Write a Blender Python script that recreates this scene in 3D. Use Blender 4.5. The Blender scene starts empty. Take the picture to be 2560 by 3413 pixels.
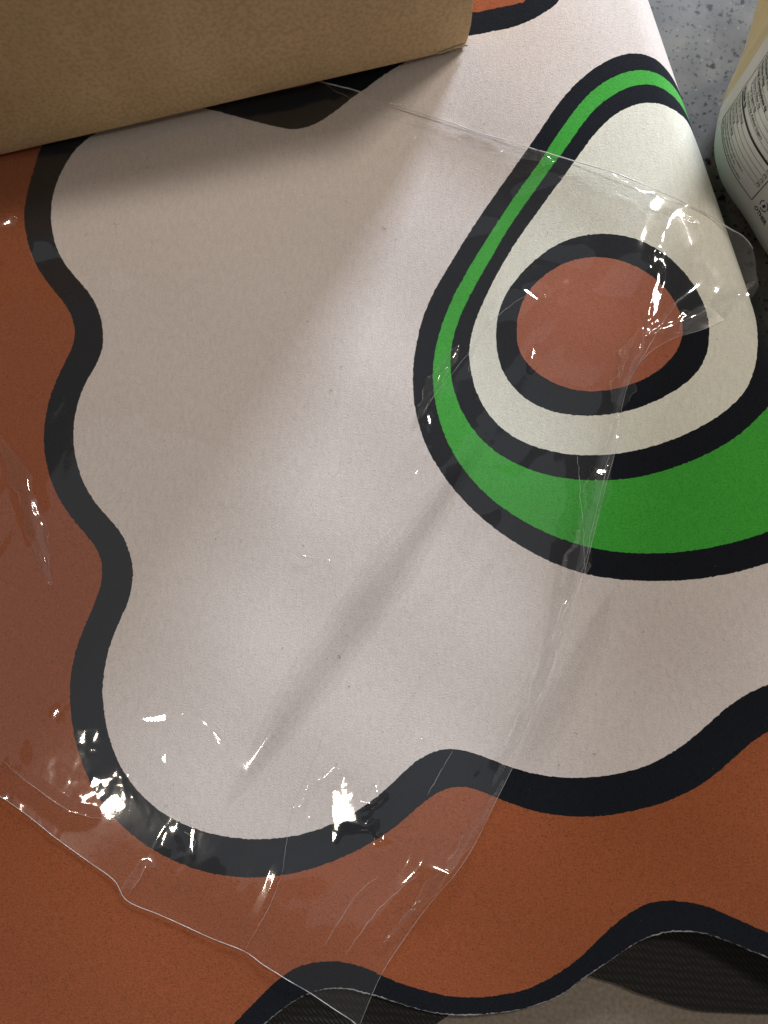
import bpy, bmesh, math, random
import numpy as np
from mathutils import Vector, Matrix
from mathutils.geometry import delaunay_2d_cdt

random.seed(7)
rng = np.random.default_rng(11)
scene = bpy.context.scene
COL = scene.collection

# ------------------------------------------------------------------ camera
H = 0.47                                   # lens height above the counter
FPX, CX, CY = 2565.0, 1280.0, 1706.5       # photo pixels
TILT = math.atan(356.0 / FPX)
cam_d = bpy.data.cameras.new('camera')
cam_d.sensor_fit = 'VERTICAL'
cam_d.sensor_height = 36.0
cam_d.sensor_width = 27.0
cam_d.lens = 36.0 * FPX / 3413.0
cam_d.clip_start = 0.01
cam_d.clip_end = 50.0
cam_d.dof.use_dof = True
cam_d.dof.focus_distance = 0.455
cam_d.dof.aperture_fstop = 5.0
cam = bpy.data.objects.new('camera', cam_d)
cam.location = (0, 0, H)
cam.rotation_euler = (TILT, 0, 0)
COL.objects.link(cam)
scene.camera = cam

# ------------------------------------------------------------------ world, lamps, exposure
world = bpy.data.worlds.new('World')
scene.world = world
world.use_nodes = True
bg = world.node_tree.nodes['Background']
bg.inputs['Color'].default_value = (1.0, 0.93, 0.84, 1)
bg.inputs['Strength'].default_value = 0.10
scene.view_settings.view_transform = 'Standard'
scene.view_settings.look = 'None'
scene.view_settings.exposure = 0.0
scene.view_settings.gamma = 1.0
scene.cycles.max_bounces = 8
scene.cycles.transparent_max_bounces = 12
scene.cycles.sample_clamp_indirect = 4.0
scene.cycles.caustics_reflective = False
scene.cycles.caustics_refractive = False


def lamp(name, loc, target, size, power, color, shape='DISK', size_y=None):
    d = bpy.data.lights.new(name, 'AREA')
    d.shape = shape
    d.size = size
    if size_y:
        d.size_y = size_y
    d.energy = power
    d.color = color
    o = bpy.data.objects.new(name, d)
    o.location = loc
    v = Vector(target) - Vector(loc)
    o.rotation_euler = v.to_track_quat('-Z', 'Y').to_euler()
    COL.objects.link(o)
    return o


LAMP_K = (-0.60, -0.46, 1.35)
LAMP_G = (-0.45, -0.20, 2.10)
LAMP_C = (0.55, 0.76, 1.50)
LAMP_W = (0.62, 1.60, 0.62)
lamp('kitchen_lamp', LAMP_K, (0, 0, 0), 0.10, 1.7, (1.0, 0.86, 0.70), 'SQUARE')
lamp('ceiling_lamp', LAMP_C, (0, 0.1, 0), 0.20, 10.6, (1.0, 0.89, 0.80), 'SQUARE')
lamp('window_light', LAMP_W, (0.05, 0.1, 0), 0.30, 37.0, (0.76, 0.85, 1.0), 'RECTANGLE', 0.30)
lamp('ceiling_glow', (-0.45, -0.20, 2.10), (-0.45, -0.20, 0), 2.3, 2.1, (0.86, 0.92, 1.0), 'RECTANGLE', 1.4)

# ------------------------------------------------------------------ projection helpers
CAMP = np.array([0, 0, H])
RT = np.array([1.0, 0, 0])
FW = np.array([0, math.sin(TILT), -math.cos(TILT)])
UP = np.array([0, math.cos(TILT), math.sin(TILT)])


def ray(u, v):
    d = FW + (u - CX) / FPX * RT - (v - CY) / FPX * UP
    return d / np.linalg.norm(d)


def at(u, v, z=0.0):
    d = ray(u, v)
    t = (z - H) / d[2]
    return CAMP + t * d


# ------------------------------------------------------------------ the fold of the mat
R = 0.023
TH = 0.0026
ZB = 0.0006
r1, r2 = ray(2160, 0), ray(2497, 985)
pn = np.cross(r1, r2)
pn /= np.linalg.norm(pn)
if pn[0] < 0:
    pn = -pn
tdir = np.cross(pn, [0, 0, 1.0])
tdir /= np.linalg.norm(tdir)
if tdir[1] < 0:
    tdir = -tdir
edir = np.array([tdir[1], -tdir[0], 0.0])
ZC = R + ZB
ea = (-R - (ZC - H) * pn[2]) / np.dot(edir, pn)
AX = np.array([edir[0] * ea, edir[1] * ea, ZC])
ZFAR, LDEC = 0.008, 0.112
QARC = math.pi * R / 2


def bumpz(q, w):
    f = np.clip((-q - 0.01) / 0.05, 0, 1)
    return f * (0.0011 * np.sin(w * 23 + q * 9 + 0.6) + 0.0008 * np.sin(q * 31 - w * 17 + 2.0)
                + 0.0005 * np.sin(q * 52 + w * 44))


def ztop(q, w):
    q = np.asarray(q, float)
    w = np.asarray(w, float)
    d = np.maximum(-q, 0)
    flat = ZFAR + (2 * R + ZB - ZFAR) * np.exp(-(d / LDEC) ** 2)
    arc = ZC + np.sqrt(np.maximum(R * R - np.minimum(np.maximum(q, 0), R) ** 2, 0))
    z = np.where(q < 0, flat + bumpz(q, w), arc)
    return np.where(q > R, -1.0, z)


def to_qw(p):
    rel = np.asarray(p)[..., :2] - AX[:2]
    return rel @ edir[:2], rel @ tdir[:2]


def from_qw(q, w):
    return AX[:2] + np.multiply.outer(np.asarray(q), edir[:2]) + np.multiply.outer(np.asarray(w), tdir[:2])


# arc length table of the top layer, q from 0 leftwards
_q = np.linspace(0, -0.75, 3001)
_z = ZFAR + (2 * R + ZB - ZFAR) * np.exp(-(_q / LDEC) ** 2)
_l = np.concatenate([[0], np.cumsum(np.hypot(np.diff(_q), np.diff(_z)))])


def q_to_s_top(q):
    if q >= 0:
        return R * math.acos(max(-1, min(1, q / R))) if q <= R else 0.0
    return QARC + float(np.interp(-q, -_q, _l))


def s_to_pos(s, w):
    """points (n,3) and outward normals of the folded sheet"""
    s = np.asarray(s, float)
    w = np.asarray(w, float)
    q = np.zeros_like(s)
    z = np.zeros_like(s)
    a = s >= QARC
    q[a] = np.interp(s[a] - QARC, _l, _q)
    z[a] = ztop(q[a], w[a])
    b = (s < QARC) & (s > -QARC)
    q[b] = R * np.cos(s[b] / R)
    z[b] = ZC + R * np.sin(s[b] / R)
    c = s <= -QARC
    q[c] = s[c] + QARC
    z[c] = ZB
    xy = from_qw(q, w)
    return np.column_stack([xy, z])


def sheet_normals(s, w):
    e = 0.0008
    ps = s_to_pos(s + e, w) - s_to_pos(s - e, w)
    pw = s_to_pos(s, w + e) - s_to_pos(s, w - e)
    n = np.cross(pw, ps)
    n /= np.linalg.norm(n, axis=1)[:, None]
    return n          # checked for outward direction below


def px_top(u, v):
    d = ray(u, v)
    lo = (0.075 - H) / d[2]
    hi = (-0.005 - H) / d[2]
    ts = np.linspace(lo, hi, 600)
    P = CAMP + ts[:, None] * d
    q, w = to_qw(P)
    f = P[:, 2] - ztop(q, w)
    k = np.argmax(f < 0)
    if f[k] >= 0:
        k = 599
    a, b = ts[k - 1], ts[k]
    for _ in range(30):
        m = (a + b) / 2
        p = CAMP + m * d
        qq, ww = to_qw(p)
        if p[2] - ztop(qq, ww) < 0:
            b = m
        else:
            a = m
    p = CAMP + a * d
    qq, ww = to_qw(p)
    return float(qq), float(ww), p


def px_sw(pts):
    out = []
    for u, v in pts:
        q, w, p = px_top(u, v)
        if p[2] < 0.0:          # the sight line passes the fold
            continue
        out.append((q_to_s_top(q), w))
    return np.array(out)


def px_sw_low(pts):
    out = []
    for u, v in pts:
        p = at(u, v, ZB + TH)
        q, w = to_qw(p)
        out.append((float(q) - QARC, float(w)))
    return np.array(out)


def catmull(P, closed, step):
    P = np.asarray(P, float)
    n = len(P)
    out = []
    rng_ = range(n if closed else n - 1)
    for i in rng_:
        if closed:
            p0, p1, p2, p3 = P[(i - 1) % n], P[i], P[(i + 1) % n], P[(i + 2) % n]
        else:
            p0, p1, p2, p3 = P[max(i - 1, 0)], P[i], P[i + 1], P[min(i + 2, n - 1)]
        L = np.linalg.norm(p2 - p1)
        k = max(1, int(math.ceil(L / step)))
        t = np.arange(k)[:, None] / k
        out.append(0.5 * ((2 * p1) + (-p0 + p2) * t + (2 * p0 - 5 * p1 + 4 * p2 - p3) * t ** 2
                          + (-p0 + 3 * p1 - 3 * p2 + p3) * t ** 3))
    out = np.concatenate(out)
    if not closed:
        out = np.vstack([out, P[-1]])
    return out


def smooth_pts(P, it=1):
    """relax hand-read points a little, ends kept"""
    P = np.array(P, float)
    for _ in range(it):
        Q = P.copy()
        Q[1:-1] = 0.25 * P[:-2] + 0.5 * P[1:-1] + 0.25 * P[2:]
        P = Q
    return P


def hermite_close(P, k0, k1, n=14):
    """points that close an open run P on its hidden side"""
    a, b = P[-1], P[0]
    ta = P[-1] - P[-3]
    tb = P[2] - P[0]
    ta = ta / np.linalg.norm(ta)
    tb = tb / np.linalg.norm(tb)
    L = np.linalg.norm(a - b)
    t = np.linspace(0, 1, n + 2)[1:-1][:, None]
    h = (2 * t ** 3 - 3 * t ** 2 + 1) * a + (t ** 3 - 2 * t ** 2 + t) * ta * L * k0 \
        + (-2 * t ** 3 + 3 * t ** 2) * b + (t ** 3 - t ** 2) * tb * L * k1
    return np.vstack([P, h])


# ------------------------------------------------------------------ material helpers
def mat_new(name):
    m = bpy.data.materials.new(name)
    m.use_nodes = True
    nt = m.node_tree
    return m, nt, nt.nodes['Principled BSDF']


def node(nt, typ, **kw):
    n = nt.nodes.new(typ)
    for k, v in kw.items():
        if k in n.inputs:
            n.inputs[k].default_value = v
        else:
            setattr(n, k, v)
    return n


def ramp(nt, fac, stops):
    n = nt.nodes.new('ShaderNodeValToRGB')
    e = n.color_ramp.elements
    while len(e) < len(stops):
        e.new(0.5)
    for i, (p, c) in enumerate(stops):
        e[i].position = p
        e[i].color = (c[0], c[1], c[2], 1)
    nt.links.new(fac, n.inputs['Fac'])
    return n.outputs['Color']


def suede(name, col, var=0.16, sheen=0.25):
    m, nt, b = mat_new(name)
    tc = node(nt, 'ShaderNodeTexCoord')
    n1 = node(nt, 'ShaderNodeTexNoise', Scale=950.0, Detail=3.0, Roughness=0.6)
    n2 = node(nt, 'ShaderNodeTexNoise', Scale=60.0, Detail=3.0, Roughness=0.6)
    n3 = node(nt, 'ShaderNodeTexNoise', Scale=2300.0, Detail=1.0)
    for n in (n1, n2, n3):
        nt.links.new(tc.outputs['Object'], n.inputs['Vector'])
    lo = tuple(c * (1 - 1.6 * var) for c in col)
    hi = tuple(min(1, c * (1 + var)) for c in col)
    c1 = ramp(nt, n1.outputs['Fac'], [(0.28, lo), (0.45, col), (0.72, hi)])
    nmp = node(nt, 'ShaderNodeMapping')
    nmp.inputs['Scale'].default_value = (420, 150, 1)
    nmp.inputs['Rotation'].default_value = (0, 0, 0.35)
    nt.links.new(tc.outputs['Object'], nmp.inputs['Vector'])
    nt.links.new(nmp.outputs['Vector'], n2.inputs['Vector'])
    n2.inputs['Scale'].default_value = 1.0
    c2 = ramp(nt, n2.outputs['Fac'], [(0.3, (0.91, 0.91, 0.91)), (0.62, (1.0, 1.0, 1.0))])
    mx = node(nt, 'ShaderNodeMix', data_type='RGBA', blend_type='MULTIPLY')
    mx.inputs['Factor'].default_value = 1.0
    nt.links.new(c1, mx.inputs['A'])
    nt.links.new(c2, mx.inputs['B'])
    nt.links.new(mx.outputs['Result'], b.inputs['Base Color'])
    b.inputs['Roughness'].default_value = 0.92
    b.inputs['Specular IOR Level'].default_value = 0.10
    b.inputs['Sheen Weight'].default_value = sheen
    b.inputs['Sheen Roughness'].default_value = 0.5
    ad = node(nt, 'ShaderNodeMath', operation='ADD')
    nt.links.new(n1.outputs['Fac'], ad.inputs[0])
    nt.links.new(n3.outputs['Fac'], ad.inputs[1])
    bp = node(nt, 'ShaderNodeBump', Strength=0.55, Distance=0.0004)
    nt.links.new(ad.outputs[0], bp.inputs['Height'])
    nt.links.new(bp.outputs['Normal'], b.inputs['Normal'])
    return m


M_FIELD = suede('pale_suede', (0.75, 0.68, 0.635), 0.085)
M_TERRA = suede('terracotta_suede', (0.335, 0.092, 0.032), 0.24)
M_BLACK = suede('black_suede', (0.0105, 0.0125, 0.017), 0.25, 0.05)
M_GREEN = suede('green_suede', (0.055, 0.40, 0.045), 0.18)
M_FLESH = suede('cream_suede', (0.81, 0.81, 0.69), 0.08)
M_PIT = suede('pit_suede', (0.40, 0.13, 0.07), 0.15)


def twill_mat():
    m, nt, b = mat_new('dark_twill')
    uv = node(nt, 'ShaderNodeUVMap', uv_map='sheet')
    mp = node(nt, 'ShaderNodeMapping')
    mp.inputs['Rotation'].default_value = (0, 0, math.radians(-25))
    nt.links.new(uv.outputs['UV'], mp.inputs['Vector'])
    wv = node(nt, 'ShaderNodeTexWave', Scale=105.0, Distortion=2.2, Detail=1.0, wave_type='BANDS', bands_direction='DIAGONAL')
    nt.links.new(mp.outputs['Vector'], wv.inputs['Vector'])
    w2 = node(nt, 'ShaderNodeTexWave', Scale=150.0, Distortion=0.4, wave_type='BANDS', bands_direction='X')
    nt.links.new(mp.outputs['Vector'], w2.inputs['Vector'])
    mul = node(nt, 'ShaderNodeMath', operation='MULTIPLY')
    nt.links.new(wv.outputs['Fac'], mul.inputs[0])
    nt.links.new(w2.outputs['Fac'], mul.inputs[1])
    ns = node(nt, 'ShaderNodeTexNoise', Scale=300.0, Detail=3.0)
    nt.links.new(uv.outputs['UV'], ns.inputs['Vector'])
    ad = node(nt, 'ShaderNodeMath', operation='MULTIPLY')
    nt.links.new(mul.outputs[0], ad.inputs[0])
    nt.links.new(ns.outputs['Fac'], ad.inputs[1])
    c = ramp(nt, ad.outputs[0], [(0.02, (0.006, 0.005, 0.0045)), (0.5, (0.026, 0.024, 0.021))])
    nt.links.new(c, b.inputs['Base Color'])
    b.inputs['Roughness'].default_value = 0.8
    bp = node(nt, 'ShaderNodeBump', Strength=0.9, Distance=0.0006)
    nt.links.new(mul.outputs[0], bp.inputs['Height'])
    nt.links.new(bp.outputs['Normal'], b.inputs['Normal'])
    return m


M_TWILL = twill_mat()


def plain(name, col, rough=0.6, **kw):
    m, nt, b = mat_new(name)
    tc = node(nt, 'ShaderNodeTexCoord')
    n1 = node(nt, 'ShaderNodeTexNoise', Scale=kw.get('scale', 90.0), Detail=4.0)
    nt.links.new(tc.outputs['Object'], n1.inputs['Vector'])
    v = kw.get('var', 0.12)
    c = ramp(nt, n1.outputs['Fac'], [(0.3, tuple(x * (1 - v) for x in col)), (0.7, tuple(min(1, x * (1 + v)) for x in col))])
    nt.links.new(c, b.inputs['Base Color'])
    b.inputs['Roughness'].default_value = rough
    return m


M_RIM = plain('grey_cut_edge', (0.10, 0.10, 0.10), 0.9, scale=700.0, var=0.4)
M_FIBRE = plain('frayed_grey_fibre', (0.20, 0.19, 0.18), 0.9, scale=160.0, var=0.55)


def mesh_obj(name, verts, faces, mat, parent=None, smooth=True):
    me = bpy.data.meshes.new(name)
    me.from_pydata([tuple(v) for v in verts], [], [tuple(f) for f in faces])
    me.update()
    if smooth:
        me.polygons.foreach_set('use_smooth', [True] * len(me.polygons))
    if mat:
        me.materials.append(mat)
    o = bpy.data.objects.new(name, me)
    COL.objects.link(o)
    if parent:
        o.parent = parent
    return o


def empty(name, loc, label, cat):
    o = bpy.data.objects.new(name, None)
    o.empty_display_size = 0.02
    o.location = loc
    COL.objects.link(o)
    o['label'] = label
    o['category'] = cat
    return o


def tube(P, rad, sides=6, jitter=0.0):
    P = np.asarray(P, float)
    V, F = [], []
    n = len(P)
    for i in range(n):
        t = P[min(i + 1, n - 1)] - P[max(i - 1, 0)]
        t = t / (np.linalg.norm(t) + 1e-12)
        a = np.cross(t, [0, 0, 1.0])
        a /= np.linalg.norm(a) + 1e-12
        b = np.cross(a, t)
        r = rad[i] if hasattr(rad, '__len__') else rad
        for k in range(sides):
            an = 2 * math.pi * k / sides
            V.append(P[i] + r * (math.cos(an) * a + math.sin(an) * b))
    for i in range(n - 1):
        for k in range(sides):
            F.append((i * sides + k, i * sides + (k + 1) % sides, (i + 1) * sides + (k + 1) % sides, (i + 1) * sides + k))
    F.append(tuple(range(sides))[::-1])
    F.append(tuple((n - 1) * sides + k for k in range(sides)))
    return V, F


# ------------------------------------------------------------------ setting: counter and table
def speckled():
    m, nt, b = mat_new('speckled_quartz')
    tc = node(nt, 'ShaderNodeTexCoord')
    n0 = node(nt, 'ShaderNodeTexNoise', Scale=28.0, Detail=4.0)
    nw = node(nt, 'ShaderNodeTexNoise', Scale=240.0, Detail=2.0)
    nt.links.new(tc.outputs['Object'], n0.inputs['Vector'])
    nt.links.new(tc.outputs['Object'], nw.inputs['Vector'])
    base = ramp(nt, n0.outputs['Fac'], [(0.3, (0.085, 0.083, 0.078)), (0.55, (0.135, 0.132, 0.122)), (0.75, (0.20, 0.185, 0.15))])
    # warped coordinates for ragged specks
    wm = node(nt, 'ShaderNodeMix', data_type='VECTOR')
    wm.inputs['Factor'].default_value = 0.006
    nt.links.new(tc.outputs['Object'], wm.inputs['A'])
    nt.links.new(nw.outputs['Color'], wm.inputs['B'])
    prev = base
    for sc, th, col in ((130.0, 0.24, (0.018, 0.016, 0.015)), (260.0, 0.26, (0.03, 0.027, 0.025)), (75.0, 0.17, (0.03, 0.026, 0.022)), (46.0, 0.12, (0.10, 0.085, 0.07)), (320.0, 0.30, (0.07, 0.065, 0.06)), (190.0, 0.13, (0.30, 0.30, 0.29))):
        v = node(nt, 'ShaderNodeTexVoronoi', Scale=sc, feature='F1')
        v.inputs['Randomness'].default_value = 1.0
        nt.links.new(wm.outputs['Result'], v.inputs['Vector'])
        pick = node(nt, 'ShaderNodeSeparateColor')
        nt.links.new(v.outputs['Color'], pick.inputs[0])
        sz = node(nt, 'ShaderNodeMath', operation='MULTIPLY')
        nt.links.new(pick.outputs[0], sz.inputs[0])
        sz.inputs[1].default_value = th * 1.5
        d = node(nt, 'ShaderNodeMath', operation='SUBTRACT')
        nt.links.new(sz.outputs[0], d.inputs[0])
        nt.links.new(v.outputs['Distance'], d.inputs[1])
        mu = node(nt, 'ShaderNodeMath', operation='MULTIPLY', use_clamp=True)
        nt.links.new(d.outputs[0], mu.inputs[0])
        mu.inputs[1].default_value = 9.0
        mx = node(nt, 'ShaderNodeMix', data_type='RGBA')
        nt.links.new(mu.outputs[0], mx.inputs['Factor'])
        nt.links.new(prev, mx.inputs['A'])
        mx.inputs['B'].default_value = (*col, 1)
        prev = mx.outputs['Result']
    nt.links.new(prev, b.inputs['Base Color'])
    b.inputs['Roughness'].default_value = 0.34
    b.inputs['Specular IOR Level'].default_value = 0.18
    return m


def box_mesh(x0, x1, y0, y1, z0, z1):
    V = [(x, y, z) for z in (z0, z1) for y in (y0, y1) for x in (x0, x1)]
    F = [(0, 2, 3, 1), (4, 5, 7, 6), (0, 1, 5, 4), (2, 6, 7, 3), (0, 4, 6, 2), (1, 3, 7, 5)]
    return V, F


YB = at(1280, 2950, 0)[1]
o = mesh_obj('countertop', *box_mesh(-0.9, 0.9, YB + 0.0006, 1.0, -0.03, 0.0), speckled(), smooth=False)
o['kind'] = 'structure'
o = mesh_obj('tabletop', *box_mesh(-0.9, 0.9, -0.8, YB - 0.0006, -0.03, 0.0),
             plain('taupe_laminate', (0.21, 0.175, 0.135), 0.5, scale=420.0, var=0.22), smooth=False)
o['kind'] = 'structure'

# ------------------------------------------------------------------ the mat
W_px = [(309, 451), (262, 482), (231, 525), (204, 571), (185, 617), (171, 671), (168, 718), (174, 772), (185, 818), (202, 860),
        (231, 903), (266, 937), (297, 976), (320, 1011), (336, 1053), (344, 1096), (346, 1138), (339, 1173), (328, 1204), (305, 1242),
        (282, 1281), (264, 1323), (252, 1369), (245, 1416), (244, 1462), (248, 1508), (258, 1555), (274, 1601), (297, 1647), (328, 1690),
        (359, 1724), (390, 1755), (415, 1794), (432, 1836), (442, 1879), (445, 1917), (440, 1964), (426, 2010), (405, 2056), (384, 2102),
        (366, 2149), (355, 2195), (347, 2234), (343, 2276), (341, 2322), (346, 2369), (355, 2423), (369, 2477), (390, 2531), (413, 2577),
        (444, 2619), (478, 2658), (517, 2693), (563, 2723), (610, 2747), (664, 2768), (725, 2785), (787, 2794), (849, 2798), (910, 2797),
        (972, 2788), (1034, 2774), (1096, 2754), (1157, 2723), (1219, 2685), (1275, 2641), (1311, 2608), (1349, 2569), (1388, 2534),
        (1427, 2511), (1465, 2498), (1504, 2495), (1542, 2500), (1589, 2511), (1643, 2534), (1704, 2558), (1766, 2577), (1828, 2588),
        (1889, 2593), (1951, 2592), (2013, 2587), (2075, 2577), (2136, 2561), (2190, 2538), (2244, 2507), (2298, 2469), (2352, 2423),
        (2399, 2376), (2453, 2334), (2507, 2303), (2560, 2280), (2640, 2258), (2740, 2262)]
W_top = [(1990, -220), (1940, -120), (1890, -45), (1864, 0), (1849, 17), (1820, 38), (1777, 63), (1735, 82), (1693, 95), (1651, 103), (1613, 111), (1583, 116),
         (1500, 132), (1420, 165), (1342, 212), (1280, 250), (1227, 289), (1188, 316), (1157, 339), (1119, 370), (1080, 397), (1034, 420), (995, 429),
         (957, 429), (910, 420), (849, 405), (779, 386), (718, 370), (620, 352), (520, 355), (400, 400)]
T_px = [(130, 510), (112, 567), (93, 625), (82, 679), (79, 725), (85, 779), (100, 841), (123, 891), (154, 937), (185, 976), (216, 1011), (235, 1042),
        (248, 1080), (252, 1111), (245, 1145), (236, 1172), (220, 1200), (197, 1246), (176, 1292), (160, 1346), (149, 1400), (145, 1454), (148, 1508),
        (157, 1562), (174, 1616), (199, 1670), (231, 1717), (266, 1759), (301, 1798), (324, 1829), (338, 1863), (343, 1902), (339, 1940), (328, 1983),
        (309, 2025), (289, 2072), (270, 2118), (253, 2164), (241, 2210), (234, 2276), (232, 2322), (235, 2376), (243, 2430), (258, 2500), (278, 2561),
        (305, 2619), (339, 2677), (378, 2724), (420, 2766), (471, 2808), (525, 2843), (586, 2874), (648, 2897), (710, 2913), (772, 2923), (833, 2926),
        (895, 2924), (957, 2915), (1018, 2903), (1080, 2882), (1142, 2859), (1204, 2828), (1275, 2788), (1326, 2750), (1365, 2716), (1403, 2681),
        (1442, 2650), (1481, 2629), (1519, 2621), (1550, 2621), (1589, 2631), (1635, 2650), (1689, 2673), (1751, 2696), (1812, 2712), (1882, 2721),
        (1959, 2724), (2021, 2719), (2098, 2707), (2167, 2690), (2229, 2670), (2291, 2642), (2352, 2608), (2406, 2565), (2453, 2519), (2499, 2477),
        (2560, 2434), (2650, 2395), (2750, 2385)]
T_top = [(1880, -230), (1820, -90), (1752, 0), (1735, 8), (1706, 17), (1672, 23), (1630, 32), (1590, 40), (1450, 60), (1330, 120), (1230, 190), (1150, 245),
         (1080, 262), (1020, 286), (960, 294), (900, 288), (800, 270), (718, 265), (560, 240), (380, 265), (230, 360), (165, 440)]
A1_px = [(2252, 278), (2225, 231), (2198, 204), (2167, 185), (2129, 176), (2090, 177), (2052, 189), (2013, 207), (1974, 231), (1936, 262), (1905, 293),
         (1874, 328), (1843, 370), (1812, 417), (1782, 463), (1743, 517), (1712, 563), (1666, 625), (1619, 694), (1581, 748), (1542, 810), (1511, 864),
         (1481, 910), (1450, 964), (1427, 1011), (1407, 1065), (1394, 1111), (1379, 1192), (1376, 1246), (1376, 1308), (1383, 1362), (1396, 1423),
         (1415, 1477), (1442, 1531), (1477, 1585), (1519, 1640), (1565, 1690), (1619, 1740), (1681, 1786), (1743, 1825), (1805, 1859), (1874, 1890),
         (1944, 1913), (2013, 1927), (2090, 1934), (2167, 1937), (2244, 1937), (2322, 1931), (2399, 1920), (2476, 1902), (2560, 1879), (2650, 1845)]
A2_px = [(2271, 324), (2248, 289), (2217, 258), (2183, 239), (2144, 231), (2106, 235), (2067, 245), (2028, 264), (1990, 289), (1959, 316), (1928, 351),
         (1897, 393), (1866, 436), (1836, 482), (1805, 532), (1774, 575), (1735, 625), (1697, 683), (1658, 741), (1619, 802), (1585, 856), (1554, 910),
         (1527, 957), (1504, 1003), (1482, 1057), (1465, 1103), (1446, 1184), (1441, 1238), (1444, 1292), (1450, 1346), (1464, 1400), (1482, 1454),
         (1508, 1508), (1542, 1562), (1581, 1609), (1623, 1651), (1673, 1692), (1735, 1732), (1797, 1767), (1866, 1795), (1936, 1818), (2005, 1834),
         (2075, 1842), (2152, 1846), (2229, 1844), (2306, 1836), (2383, 1823), (2468, 1803), (2560, 1775), (2640, 1740)]
A3_px = [(2287, 370), (2260, 336), (2229, 305), (2194, 285), (2160, 279), (2121, 282), (2082, 295), (2044, 315), (2009, 339), (1974, 370), (1944, 409),
         (1913, 455), (1882, 498), (1851, 540), (1812, 590), (1782, 637), (1743, 691), (1712, 733), (1673, 795), (1643, 849), (1612, 903), (1589, 941),
         (1565, 988), (1542, 1034), (1523, 1080), (1508, 1130), (1500, 1184), (1501, 1238), (1509, 1292), (1525, 1342), (1546, 1385), (1573, 1427),
         (1604, 1466), (1643, 1501), (1689, 1531), (1743, 1558), (1805, 1579), (1866, 1593), (1936, 1601), (2005, 1603), (2075, 1599), (2144, 1588),
         (2214, 1570), (2283, 1547), (2352, 1516), (2414, 1485), (2476, 1443), (2522, 1396), (2560, 1354)]
A4_px = [(2306, 424), (2287, 397), (2260, 374), (2229, 355), (2190, 342), (2152, 340), (2113, 349), (2075, 366), (2036, 390), (2005, 420), (1974, 455),
         (1951, 486), (1920, 532), (1890, 575), (1855, 617), (1820, 667), (1789, 710), (1751, 760), (1720, 806), (1689, 856), (1658, 910), (1631, 964),
         (1608, 1011), (1589, 1057), (1573, 1103), (1564, 1155), (1564, 1184), (1567, 1231), (1579, 1285), (1596, 1327), (1619, 1369), (1650, 1408),
         (1689, 1443), (1735, 1470), (1789, 1493), (1851, 1508), (1920, 1518), (1990, 1519), (2059, 1513), (2129, 1501), (2198, 1481), (2268, 1456),
         (2329, 1427), (2391, 1391), (2445, 1350), (2484, 1308), (2507, 1261), (2522, 1207), (2529, 1138), (2520, 1070)]
P1_px = [(1654, 1080), (1662, 1034), (1681, 988), (1712, 937), (1758, 887), (1812, 841), (1866, 806), (1928, 785), (1990, 777), (2052, 779), (2113, 791),
         (2175, 818), (2229, 853), (2275, 899), (2314, 949), (2345, 1003), (2362, 1057), (2366, 1103), (2364, 1138), (2356, 1184), (2337, 1227),
         (2306, 1261), (2268, 1292), (2221, 1319), (2167, 1346), (2113, 1366), (2052, 1380), (1990, 1386), (1928, 1386), (1874, 1380), (1820, 1366),
         (1774, 1345), (1735, 1317), (1700, 1281), (1673, 1238), (1658, 1188), (1653, 1138)]
P2_px = [(1721, 1096), (1727, 1042), (1743, 995), (1774, 953), (1820, 910), (1874, 876), (1936, 858), (1998, 854), (2059, 863), (2121, 886), (2175, 918),
         (2221, 961), (2256, 1011), (2275, 1061), (2279, 1105), (2270, 1142), (2252, 1177), (2225, 1211), (2183, 1246), (2129, 1273), (2067, 1295),
         (2005, 1305), (1944, 1305), (1890, 1295), (1836, 1273), (1789, 1246), (1755, 1211), (1731, 1173), (1722, 1138)]
B_px = [(-260, 2900), (-190, 3100), (-130, 3240), (-140, 3380), (-60, 3500), (60, 3570), (180, 3560), (300, 3630), (450, 3670), (600, 3630), (700, 3530),
        (745, 3462), (779, 3413), (818, 3372), (856, 3333), (895, 3294), (934, 3260), (980, 3229), (1026, 3213), (1080, 3205), (1134, 3205),
        (1188, 3217), (1235, 3233), (1280, 3254), (1342, 3279), (1403, 3298), (1465, 3314), (1527, 3323), (1604, 3324), (1681, 3314), (1751, 3298), (1812, 3271),
        (1866, 3240), (1920, 3202), (1959, 3167), (2005, 3121), (2052, 3078), (2098, 3044), (2144, 3017), (2198, 3004), (2260, 3003), (2314, 3011),
        (2376, 3028), (2437, 3055), (2499, 3082), (2560, 3109), (2640, 3150), (2740, 3180), (2850, 3170), (2950, 3100)]
E_px = [(-360, 2900), (-290, 3130), (-240, 3260), (-230, 3430), (-110, 3590), (60, 3670), (180, 3665), (300, 3735), (450, 3775), (640, 3730), (760, 3600),
        (820, 3490), (860, 3435), (899, 3398), (959, 3350), (1001, 3325), (1044, 3307), (1086, 3297), (1122, 3294), (1170, 3298), (1218, 3310), (1255, 3319), (1303, 3335),
        (1351, 3350), (1411, 3368), (1472, 3379), (1544, 3383), (1604, 3381), (1658, 3376), (1716, 3368), (1774, 3353), (1831, 3334), (1878, 3311),
        (1918, 3282), (1959, 3251), (1999, 3224), (2046, 3192), (2092, 3160), (2138, 3133), (2184, 3116), (2237, 3105), (2283, 3104), (2335, 3108),
        (2387, 3123), (2445, 3144), (2503, 3169), (2560, 3192), (2640, 3232), (2740, 3270), (2850, 3268), (2960, 3200)]
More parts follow.
